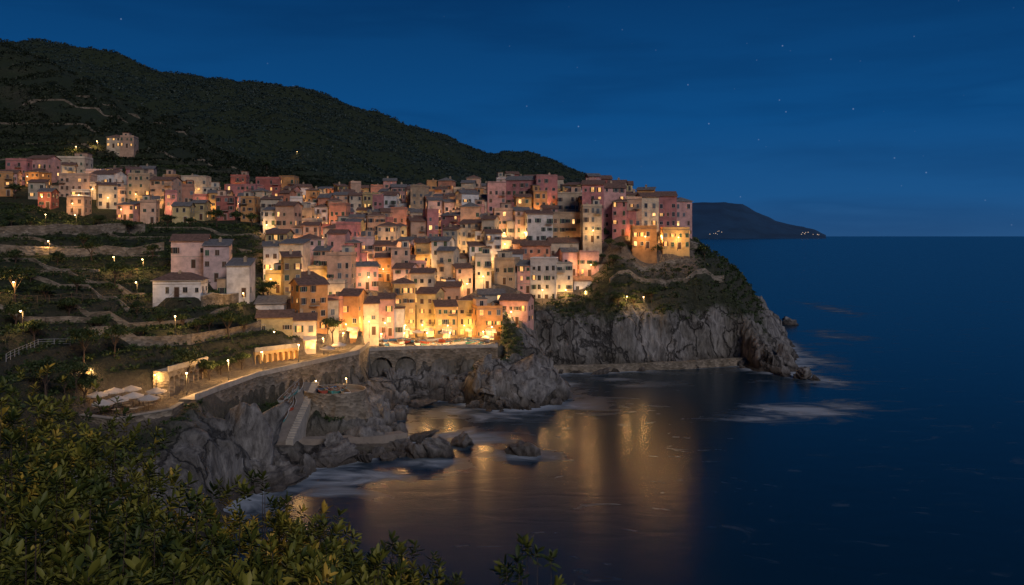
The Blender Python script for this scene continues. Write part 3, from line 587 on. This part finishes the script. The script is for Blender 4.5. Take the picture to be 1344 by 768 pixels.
# ---------------------------------------------------------------- boulders
def ico(sub):
    import bmesh
    bm=bmesh.new();bmesh.ops.create_icosphere(bm,subdivisions=sub,radius=1);me=bpy.data.meshes.new('t');bm.to_mesh(me);bm.free()
    V=np.zeros(len(me.vertices)*3);me.vertices.foreach_get('co',V);Fc=np.array([tuple(p.vertices) for p in me.polygons]);return V.reshape(-1,3),Fc
IV,IF=ico(5)
def rockf(nt,b):
    g=N(nt,'ShaderNodeNewGeometry');mp=N(nt,'ShaderNodeMapping');mp.inputs['Rotation'].default_value=(.2,.95,.3);mp.inputs['Scale'].default_value=(.8,.7,.3);L(nt,g.outputs['Position'],mp.inputs[0])
    n=N(nt,'ShaderNodeTexNoise',Scale=.9,Detail=9.0,Roughness=.7);L(nt,mp.outputs[0],n.inputs['Vector'])
    c=ramp(nt,n.outputs[0],ROCKSTOPS);sz=N(nt,'ShaderNodeSeparateXYZ');L(nt,g.outputs['Position'],sz.inputs[0])
    mr=N(nt,'ShaderNodeMapRange');mr.inputs[1].default_value=.3;mr.inputs[2].default_value=3.0;L(nt,sz.outputs[2],mr.inputs[0])
    L(nt,mixc(nt,mr.outputs[0],mixc(nt,1.0,c,(.35,.31,.28),'MULTIPLY'),c),b.inputs['Base Color']);bump(nt,b,n.outputs[0],1.0,1.0)
ROCK=mat('wet_sea_rock',(.1,.1,.1),.8,rockf)
def rock_mesh(seed):
    rg=np.random.default_rng(int(seed*10)+3);pl=rg.normal(size=(15,3));pl[:,2]=pl[:,2]*.7+.1;pl/=np.linalg.norm(pl,axis=1,keepdims=True);of=rg.uniform(.35,1.0,15)
    r=np.min(of[None,:]/np.maximum(IV@pl.T,.1),axis=1).clip(.35,1.6);v=IV*r[:,None];q=v*1.6+seed
    dr=rg.normal(size=3);dr/=np.linalg.norm(dr)
    n=(ridg(q[:,0],q[:,1],q[:,2]*.6,5)-.45)*.24+(saw(v@dr*3.2+fbm(q[:,0],q[:,1],q[:,2],3)*1.2)-.5)*.16+(fbm(q[:,0]*4,q[:,1]*4,q[:,2]*4,3)-.5)*.12
    return npmesh('sea_rock',(v+IV*n[:,None])*1.1,IF,[ROCK])
RM=[rock_mesh(i*3.7) for i in range(12)]
def boulder(x,y,z,sx,sy,sz,i,rz=None):
    o=newobj('sea_rock',RM[i%12],None,(x,y,z));o.scale=(sx,sy,sz);o.rotation_euler=(random.uniform(-.2,.2),random.uniform(-.2,.2),random.uniform(-.5,.5) if rz is None else rz)
    top(o,'jagged dark rock rising from the water','rock','rocks along the shore')
for i,(u,v,a,b_,c_) in enumerate(((683,598,4.6,2.6,2.4),(575,598,5,3,3.6),(605,585,3.4,2.4,2.4),(548,602,3,2,2),(1040,427,4.2,4,5),(1005,428,5,4,7),(985,438,6,4,8),(1058,498,3.6,2.5,2.6),(1035,488,5,3.5,5),(1010,480,6,4,6.5),(1000,462,6,4,9),
    (690,534,10,6,9.5),(725,524,6,5,6),(655,524,7,5,8),(625,512,6,4,5.5),(590,508,4,2.5,3),(700,505,8,6,12),(665,495,7,5,10),(545,535,3,2.5,1.8),(522,548,3,2.2,2.0),(500,550,3,3,3.4),(785,492,3,1.5,1),(480,592,6,3.5,2.6),(430,612,6,4,3),(520,592,5,3,2.4),(487,572,5,4,6),(468,558,5,4,6.5),(500,562,3,3,3.5),(350,640,6,4,4),(318,636,6,5,6.5),(285,622,8,6,9),(600,530,2.5,2,1.3),(1072,500,1.6,1.2,1))):
    x,y=sea(u,v);boulder(x,y+b_*.6,0,a,b_,c_,i)
n_b=0
for t in range(4000):
    if n_b>=130: break
    u=random.uniform(330,1060);d=random.uniform(125,262);x,y=P(u,d);s=infield(COAST,x,y)
    if not(-1.5<s<7) or infield(SLIP,x,y)>-3 or infield(QUAY,x,y)>-1.5 or infield(PIAZZA,x,y)>-3 or infield(PROM,x,y)>-2: continue
    if x>3 and y>231 and s>.5: continue
    z=H1(x,y);q=random.uniform(.7,2.2);boulder(x,y,max(z,0)-.1*q,q*random.uniform(.9,1.5),q,q*random.uniform(.6,1.2),n_b,random.uniform(0,6));n_b+=1
# ---------------------------------------------------------------- vegetation
def leafm(name,stops,sc=.5):
    def f(nt,b):
        at=N(nt,'ShaderNodeAttribute',attribute_name='rnd');L(nt,ramp(nt,at.outputs['Fac'],stops),b.inputs['Base Color'])
        b.inputs['Specular IOR Level'].default_value=.3
    return mat(name,(.05,.07,.02),.55,f)
LEAF=leafm('tree_foliage',[(0,(.015,.03,.01)),(.5,(.038,.064,.02)),(1,(.08,.105,.035))])
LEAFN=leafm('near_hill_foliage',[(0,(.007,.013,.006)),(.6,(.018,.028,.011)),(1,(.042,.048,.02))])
LEAFM=leafm('hazed_woodland_foliage',[(0,(.018,.036,.034)),(.6,(.032,.056,.048)),(1,(.048,.074,.058))])  # far ridge leaves made paler and bluer, aerial haze put into the colour
LEAFF=leafm('glow_tinted_shrub_leaves',[(0,(.02,.038,.008)),(.35,(.07,.09,.016)),(.75,(.22,.205,.03)),(1,(.50,.32,.045))])  # olive-yellow tones paint a warm lamp glow into the leaf colour
BARK=mat('bark',(.08,.055,.04),.9,noisy((.08,.055,.04),.3,3))
def setrnd(me,n,per,r=None):
    r=rng.random(n) if r is None else r
    a=me.attributes.new('rnd','FLOAT','FACE');a.data.foreach_set('value',np.repeat(r,per).astype(np.float32))
def clumps(C,S,k,flat=.7,sz=.35):
    n=len(C);d=rng.normal(size=(n,k,3));d/=np.linalg.norm(d,axis=2,keepdims=True);d[...,2]=np.abs(d[...,2])*flat
    p=C[:,None,:]+d*S[:,None,None]*rng.uniform(.45,1,(n,k,1));p=p.reshape(-1,3);s=np.repeat(S,k)*sz*rng.uniform(.6,1.3,n*k)
    a=rng.normal(size=(n*k,3));a/=np.linalg.norm(a,axis=1,keepdims=True);b=np.cross(a,rng.normal(size=(n*k,3)));b/=np.linalg.norm(b,axis=1,keepdims=True)
    V=np.stack([p-a*s[:,None],p-b*s[:,None]*.6,p+a*s[:,None],p+b*s[:,None]*.6],1).reshape(-1,3);return V,np.arange(len(V)).reshape(-1,4)
def scatter(name,n,xr,yr,S,k,cond,zo=.2,sz=.35,gr=400,m_=None,pw=1):
    y=yr[0]+(yr[1]-yr[0])*rng.random(n)**pw;x=rng.uniform(*xr,n)*np.minimum(1,y/yr[1]*1.05);u=CU+x/np.maximum(y,1)*F;m=(u>-120)&(u<1100);x=x[m];y=y[m]
    h,s0,sv,pv,tm=height(x,y,True);m=(h>3)&(pv<.1)&cond(x,y,h,s0,sv);x,y,h=x[m],y[m],h[m]
    s=rng.uniform(*S,len(x))*(1+ (y-250).clip(0)/gr);V,Q=clumps(np.stack([x,y,h+zo],1),s,k,sz=sz);me=npmesh(name,V,Q,[m_ or LEAF]);setrnd(me,len(x)*k,1,np.clip(np.repeat(rng.random(len(x)),k)*.7+rng.random(len(x)*k)*.3,0,1))
    o=newobj(name,me);o['kind']='stuff';print(name,len(x))
def clear(x,y):
    m=np.ones(len(x),bool)
    for a,b,r in placed: m&=((x-a)**2+(y-b)**2>(r+.8)**2)
    return m
scatter('hillside_scrub',52000,(-260,150),(100,420),(.35,1.0),12,lambda x,y,h,s0,sv:(sv<2)&((s0>11)|((x>14)&(y>235)&(h>14)))&clear(x,y)&(fbm(x/9,y/9,3,3)>np.where((y<270),.27,.38)),pw=.65)
scatter('headland_scrub',5000,(14,125),(236,320),(.4,1.0),12,lambda x,y,h,s0,sv:(sv<1)&(h>13)&clear(x,y)&(fbm(x/6,y/6,8,3)>.36),gr=4000)
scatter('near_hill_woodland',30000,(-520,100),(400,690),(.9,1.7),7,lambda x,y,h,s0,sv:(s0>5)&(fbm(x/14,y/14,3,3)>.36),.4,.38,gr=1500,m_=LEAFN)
scatter('mountain_woodland',42000,(-1050,330),(690,1560),(1.1,2.0),7,lambda x,y,h,s0,sv:s0>5,.4,.42,gr=1500,m_=LEAFM)
def tree_meshes(hh,rr,n,cyp=False):
    mb=MB();p=Vector((0,0,-.4));th=hh*.45
    q=Vector((random.uniform(-.3,.3),random.uniform(-.3,.3),th));mb.tube(p,q,.2,.12,7);cs=[]
    for i in range(7):
        an=i*2.4;e=q+Vector((math.cos(an)*rr*.6,math.sin(an)*rr*.6,hh*.25+random.uniform(0,hh*.15)));mb.tube(q-Vector((0,0,random.uniform(0,th*.3))),e,.09,.03,5);cs.append(e)
    cs.append(q+Vector((0,0,hh*.4)));tr=mb.mesh('trunk',[BARK])
    C=[];S=[]
    for e in cs:
        for _ in range(5): C.append([e.x+random.gauss(0,rr*.25),e.y+random.gauss(0,rr*.25),e.z+random.gauss(0,hh*.07)]);S.append(random.uniform(.3,.5)*rr)
    V,Qd=clumps(np.array(C),np.array(S),n,1,.22);cr=npmesh('crown',V,Qd,[LEAF]);setrnd(cr,len(C)*n,1,np.clip(np.repeat(rng.random(len(C)),n)*.6+rng.random(len(C)*n)*.4,0,1));return tr,cr
TM3=[tree_meshes(5,2.2,34),tree_meshes(6.5,2.4,34),tree_meshes(4,2.0,34)]
def tree(x,y,z,i,s=1,lab='leafy green tree growing on the terrace'):
    r=newobj('tree',None,None,(x,y,z),random.uniform(0,6));r.scale=(s,s,s);top(r,lab,'tree','trees among the houses and terraces');newobj('trunk',TM3[i][0],r);newobj('crown',TM3[i][1],r)
for u,v in ((745,262),(735,258),(845,262),(855,262),(835,262),(430,455),(437,452),(800,330),(815,335),(790,345),(830,332),(265,498),(275,500),(290,492),(300,490),(318,486),(85,530),(60,525),(40,300),(20,262),(60,268),(15,300),(120,345),(200,345),(345,392),(352,395),(275,440),(260,445),(240,430),(150,380),(100,385),(180,420),(60,400),(20,350),(300,372),(330,300),(370,302),(250,300),(220,300),(395,292),(20,430),(130,440),(110,480),(150,470),(925,345),(860,345),(600,262),(560,268),(520,270),(470,272),(350,225),(345,215),(20,225),(130,300),
  (40,375),(75,350),(110,330),(170,310),(285,300),(310,296),(350,300),(20,400),(210,430),(185,450),(300,445),(320,440),(90,420),(45,455),(790,318),(780,335),(805,350),(780,360),(832,404),(812,402),(855,402),(100,520),(110,535),(245,505)):
    x,y,z=hit(u,v,105);tree(x,y,z,random.randrange(3),random.uniform(.6,1.1))
def shrub(u,vt,d,r,nw,sparse=False,i=0):
    x,y=P(u,d);zt=Z(vt,d);c=np.array([0,0,-r]);gz=H1(x,y)
    dirs=rng.normal(size=(nw,3));dirs[:,2]=np.abs(dirs[:,2])*1.1-.25;dirs/=np.linalg.norm(dirs,axis=1,keepdims=True)
    rad=r*(1-.5*rng.random(nw)**1.6)*(1+.6*(vn(dirs[:,0]*2.5+i,dirs[:,1]*2.5,dirs[:,2]*2.5)-.5)*2)
    tip=c+dirs*rad[:,None]*np.array([1,1,.95]);ax=dirs+np.array([0,0,.9])+rng.normal(size=(nw,3))*.3;ax/=np.linalg.norm(ax,axis=1,keepdims=True)
    k=11;t=np.cross(ax,rng.normal(size=(nw,3)));t/=np.linalg.norm(t,axis=1,keepdims=True);w=np.cross(ax,t)
    an=np.arange(k)*2.4+rng.uniform(0,6,(nw,1));el=np.linspace(.15,1.15,k)[None,:]+rng.normal(size=(nw,k))*.16
    dv=(t[:,None,:]*np.cos(an)[...,None]+w[:,None,:]*np.sin(an)[...,None])*np.cos(el)[...,None]+ax[:,None,:]*np.sin(el)[...,None]
    sd=np.cross(dv,ax[:,None,:]);sd/=np.linalg.norm(sd,axis=2,keepdims=True)+1e-6;nn=np.cross(sd,dv)
    b=tip[:,None,:]-ax[:,None,:]*(np.linspace(.07,0,k)[None,:,None])
    Ln=(rng.uniform(.045,.10,(nw,k,1)))*(1.0 if r<.8 else 1.1)*rng.uniform(.7,1.15,(nw,1,1));Wd=Ln*.36
    v=[b,b+dv*Ln*.35+sd*Wd*.42,b+dv*Ln*.72+sd*Wd*.46+nn*-.006,b+dv*Ln-nn*.012,b+dv*Ln*.72-sd*Wd*.46-nn*.006,b+dv*Ln*.35-sd*Wd*.42,b+dv*Ln*.5-nn*.012]
    V=np.stack(v,2).reshape(-1,3);n=nw*k;o7=np.arange(n)[:,None]*7
    T=np.concatenate([o7+np.array(q) for q in((0,1,6),(1,2,6),(2,3,6),(3,4,6),(4,5,6),(5,0,6))],1).reshape(-1,3)
    root=newobj('shrub',None,None,(x,y,zt));top(root,'evergreen shrub with whorls of narrow olive leaves tinted as lamplit' if not sparse else 'sparse leafy twig rising above the slope','shrub','leafy shrubs on the viewpoint slope')
    tone=vn(tip[:,0]*2.2+i,tip[:,1]*2.2,tip[:,2]*2.2)*.9-.2+.12*math.sin(i*5.1)
    me=npmesh('foliage',V,T,[LEAFF],False);rr=np.clip(np.repeat(tone+rng.random(nw)*.35,k)+rng.random(n)*.25,0,1);setrnd(me,n,6,rr);newobj('foliage',me,root)
    mb=MB();bs=Vector((0,0,gz-zt-.1))
    for j in range(min(nw,70)):
        tp=Vector(tip[j]);md=bs.lerp(tp,.55)+Vector((tp.x*.15,tp.y*.15,-.05));mb.tube(bs,md,.014,.008,4);mb.tube(md,tp,.007,.003,4)
    newobj('stem',mb.mesh('stem',[BARK]),root)
for i,a in enumerate(((20,490,9,1.25,420),(-70,505,7.5,1.2,300),(105,562,8,1.05,380),(205,642,7.6,.95,330),(325,664,7.2,.85,330),(393,676,6.2,.5,220),(470,725,6,.48,170),(535,742,6.3,.45,150),(585,762,6.3,.35,80),
  (55,605,5.6,.95,330),(170,672,5.2,.75,260),(300,708,4.8,.62,220),(400,720,4.6,.5,170),(-20,625,4.6,.8,240),(110,710,4,.55,170),(240,738,3.8,.45,140),(450,755,4.4,.4,110),(20,722,3.4,.5,120),(350,755,3.8,.35,100))):
    shrub(*a,i=i*1.3)
shrub(690,714,5.2,.22,9,True);shrub(706,738,5.4,.28,8,True)
# ---------------------------------------------------------------- boats
def boat_meshes(m):
    mb=MB();ns=9;rings=[]
    for i in range(ns):
        t=i/(ns-1);x=-2.2+4.4*t;w=.85*(1-(max(0,t-.35)/.65)**2.2)*(.82+.18*min(1,t*3));w=max(w,.02);k=.0+.35*max(0,t-.6)**1.3*2
        g=.75+.3*t*t;rings.append([(x,-w,g),(x,-w*.8,.25+k*.5),(x,0,k*.5),(x,w*.8,.25+k*.5),(x,w,g)])
    for a,b in zip(rings[:-1],rings[1:]):
        for j in range(4): mb.quad(a[j],b[j],b[j+1],a[j+1],0)
        ia=[(p[0],p[1]*.9,max(p[2],.3)) for p in a];ib=[(p[0],p[1]*.9,max(p[2],.3)) for p in b]
        for j in range(4): mb.quad(ia[j],ia[j+1],ib[j+1],ib[j],1)
        for j in(0,4): mb.quad(a[j],ia[j],ib[j],b[j],2)
    mb.poly(rings[0],0);return mb.mesh('hull',[m,WOODM,BOATM[0]])
BM=[boat_meshes(m) for m in BOATM];bn=['white','blue','red','teal']
mb=MB();mb.box(-.14,.14,-.6,.6,.56,.61);SEAT=mb.mesh('seat',[WOODM])
def boat(x,y,z,rot,i,tilt=0):
    r=newobj('rowing_boat',None,None,(x,y,z));r.rotation_euler=(0,tilt,rot);top(r,f'small {bn[i]} wooden rowing boat pulled ashore','boat','small boats pulled up by the harbour');newobj('hull',BM[i],r)
    for sx in(-1.2,0,.8): newobj('seat',SEAT,r,(sx,0,0))
for i in range(34):
    u=496+i*4.5+random.uniform(-3,3);x,y=P(u,random.uniform(209,222));boat(x,y,11.05,random.uniform(-.5,3),random.choice([0,0,1,2,3]))
for i in range(14):
    t=(i+.5)/14;u=354+t*40+random.uniform(-9,6);dd=143+t*19.5;x,y=P(u,dd);boat(x,y,3.7+6.6*(dd-142.5)/22,random.uniform(1.2,1.7),random.choice([0,0,1,2,3]),-.3)
for i in range(7):
    x,y=P(422+i*5,158+random.uniform(1,5));boat(x,y,8.62,random.uniform(0,3),random.randrange(4))
mb=MB();mb.tube((0,0,0),(0,0,2.7),.035,.03,6);mb.tube((0,0,0),(0,0,.08),.3,.28,10);POLE=mb.mesh('pole',[WOODM])
mb=MB();K=8
for i in range(K):
    a,b=2*math.pi*i/K,2*math.pi*(i+1)/K;R=1.7;m=(a+b)/2
    mb.poly([(0,0,2.85),(R*math.cos(a),R*math.sin(a),2.2),(R*.95*math.cos(m),R*.95*math.sin(m),2.22),(R*math.cos(b),R*math.sin(b),2.2)])
    mb.quad((R*math.cos(a),R*math.sin(a),2.2),(R*math.cos(b),R*math.sin(b),2.2),(R*math.cos(b),R*math.sin(b),2.0),(R*math.cos(a),R*math.sin(a),2.0))
CAN=mb.mesh('canopy',[CLOTH])
for u,d in((135,128),(155,131),(175,134),(195,132),(128,135),(150,138),(172,140),(640,214),(430,182),(445,188),(205,138),(585,224),(548,225)):
    x,y=P(u,d);r=newobj('parasol',None,None,(x,y,H1(x,y)),random.uniform(0,1));top(r,'pale canvas parasol over the cafe terrace','parasol','parasols on the terraces');newobj('pole',POLE,r);newobj('canopy',CAN,r)
mb=MB();mb.box(-.6,.6,-.4,.4,.72,.76);TT=mb.mesh('table_top',[PALE]);mb=MB()
for sx in(-.52,.52):
    for sy in(-.32,.32): mb.box(sx-.03,sx+.03,sy-.03,sy+.03,0,.716)
TL=mb.mesh('leg_frame',[WOODM])
for i in range(16):
    x,y=P(random.uniform(122,222),random.uniform(128,140));r=newobj('cafe_table',None,None,(x,y,H1(x,y)),random.uniform(0,3));top(r,'small pale cafe table on the terrace','table','cafe tables on the terrace');newobj('table_top',TT,r);newobj('leg_frame',TL,r)
# ---------------------------------------------------------------- lighting
w=bpy.data.worlds.new('World');scene.world=w;w.use_nodes=True;nt=w.node_tree;bg=nt.nodes['Background']
tc=N(nt,'ShaderNodeTexCoord');sp=N(nt,'ShaderNodeSeparateXYZ');L(nt,tc.outputs['Generated'],sp.inputs[0])
sk=ramp(nt,sp.outputs[2],[(0,(.018,.075,.195)),(.05,(.010,.075,.215)),(.14,(.004,.062,.20)),(.3,(.002,.033,.118)),(1,(.001,.012,.05))])
mp=N(nt,'ShaderNodeMapping');mp.inputs['Scale'].default_value=(2,2,14);L(nt,tc.outputs['Generated'],mp.inputs[0])
nz=N(nt,'ShaderNodeTexNoise',Scale=1.6,Detail=4.0);L(nt,mp.outputs[0],nz.inputs['Vector'])
cl=ramp(nt,nz.outputs[0],[(.45,(1,1,1)),(.62,(.86,.86,.88)),(.75,(1.15,1.03,1))]);c=mixc(nt,1.0,sk,cl,'MULTIPLY')
vo=N(nt,'ShaderNodeTexVoronoi',Scale=80.0);L(nt,tc.outputs['Generated'],vo.inputs['Vector'])
stv=ramp(nt,vo.outputs['Distance'],[(0,(1,1,1)),(.09,(0,0,0))]);sel=ramp(nt,vo.outputs['Color'],[(.7,(0,0,0)),(.95,(.22,.27,.35))])
L(nt,mixc(nt,1.0,c,mixc(nt,1.0,stv,sel,'MULTIPLY'),'ADD'),bg.inputs[0]);bg.inputs[1].default_value=1.1
sl_=bpy.data.lights.new('dusk_light','SUN');sl_.energy=1.05;sl_.angle=math.radians(20);sl_.color=(1,.89,.86)
so=newobj('dusk_light',sl_);so.rotation_euler=Vector((-.42,.72,-.55)).to_track_quat('-Z','Y').to_euler()
cam=bpy.data.cameras.new('camera');co=newobj('camera',cam,None,(0,0,CH));co.rotation_euler=(math.pi/2,0,0)
cam.sensor_width=36;cam.lens=36*F/1344;cam.shift_y=-74/1344;cam.clip_start=.1;cam.clip_end=300000;scene.camera=co
scene.view_settings.view_transform='Standard';scene.view_settings.look='None';scene.view_settings.exposure=0
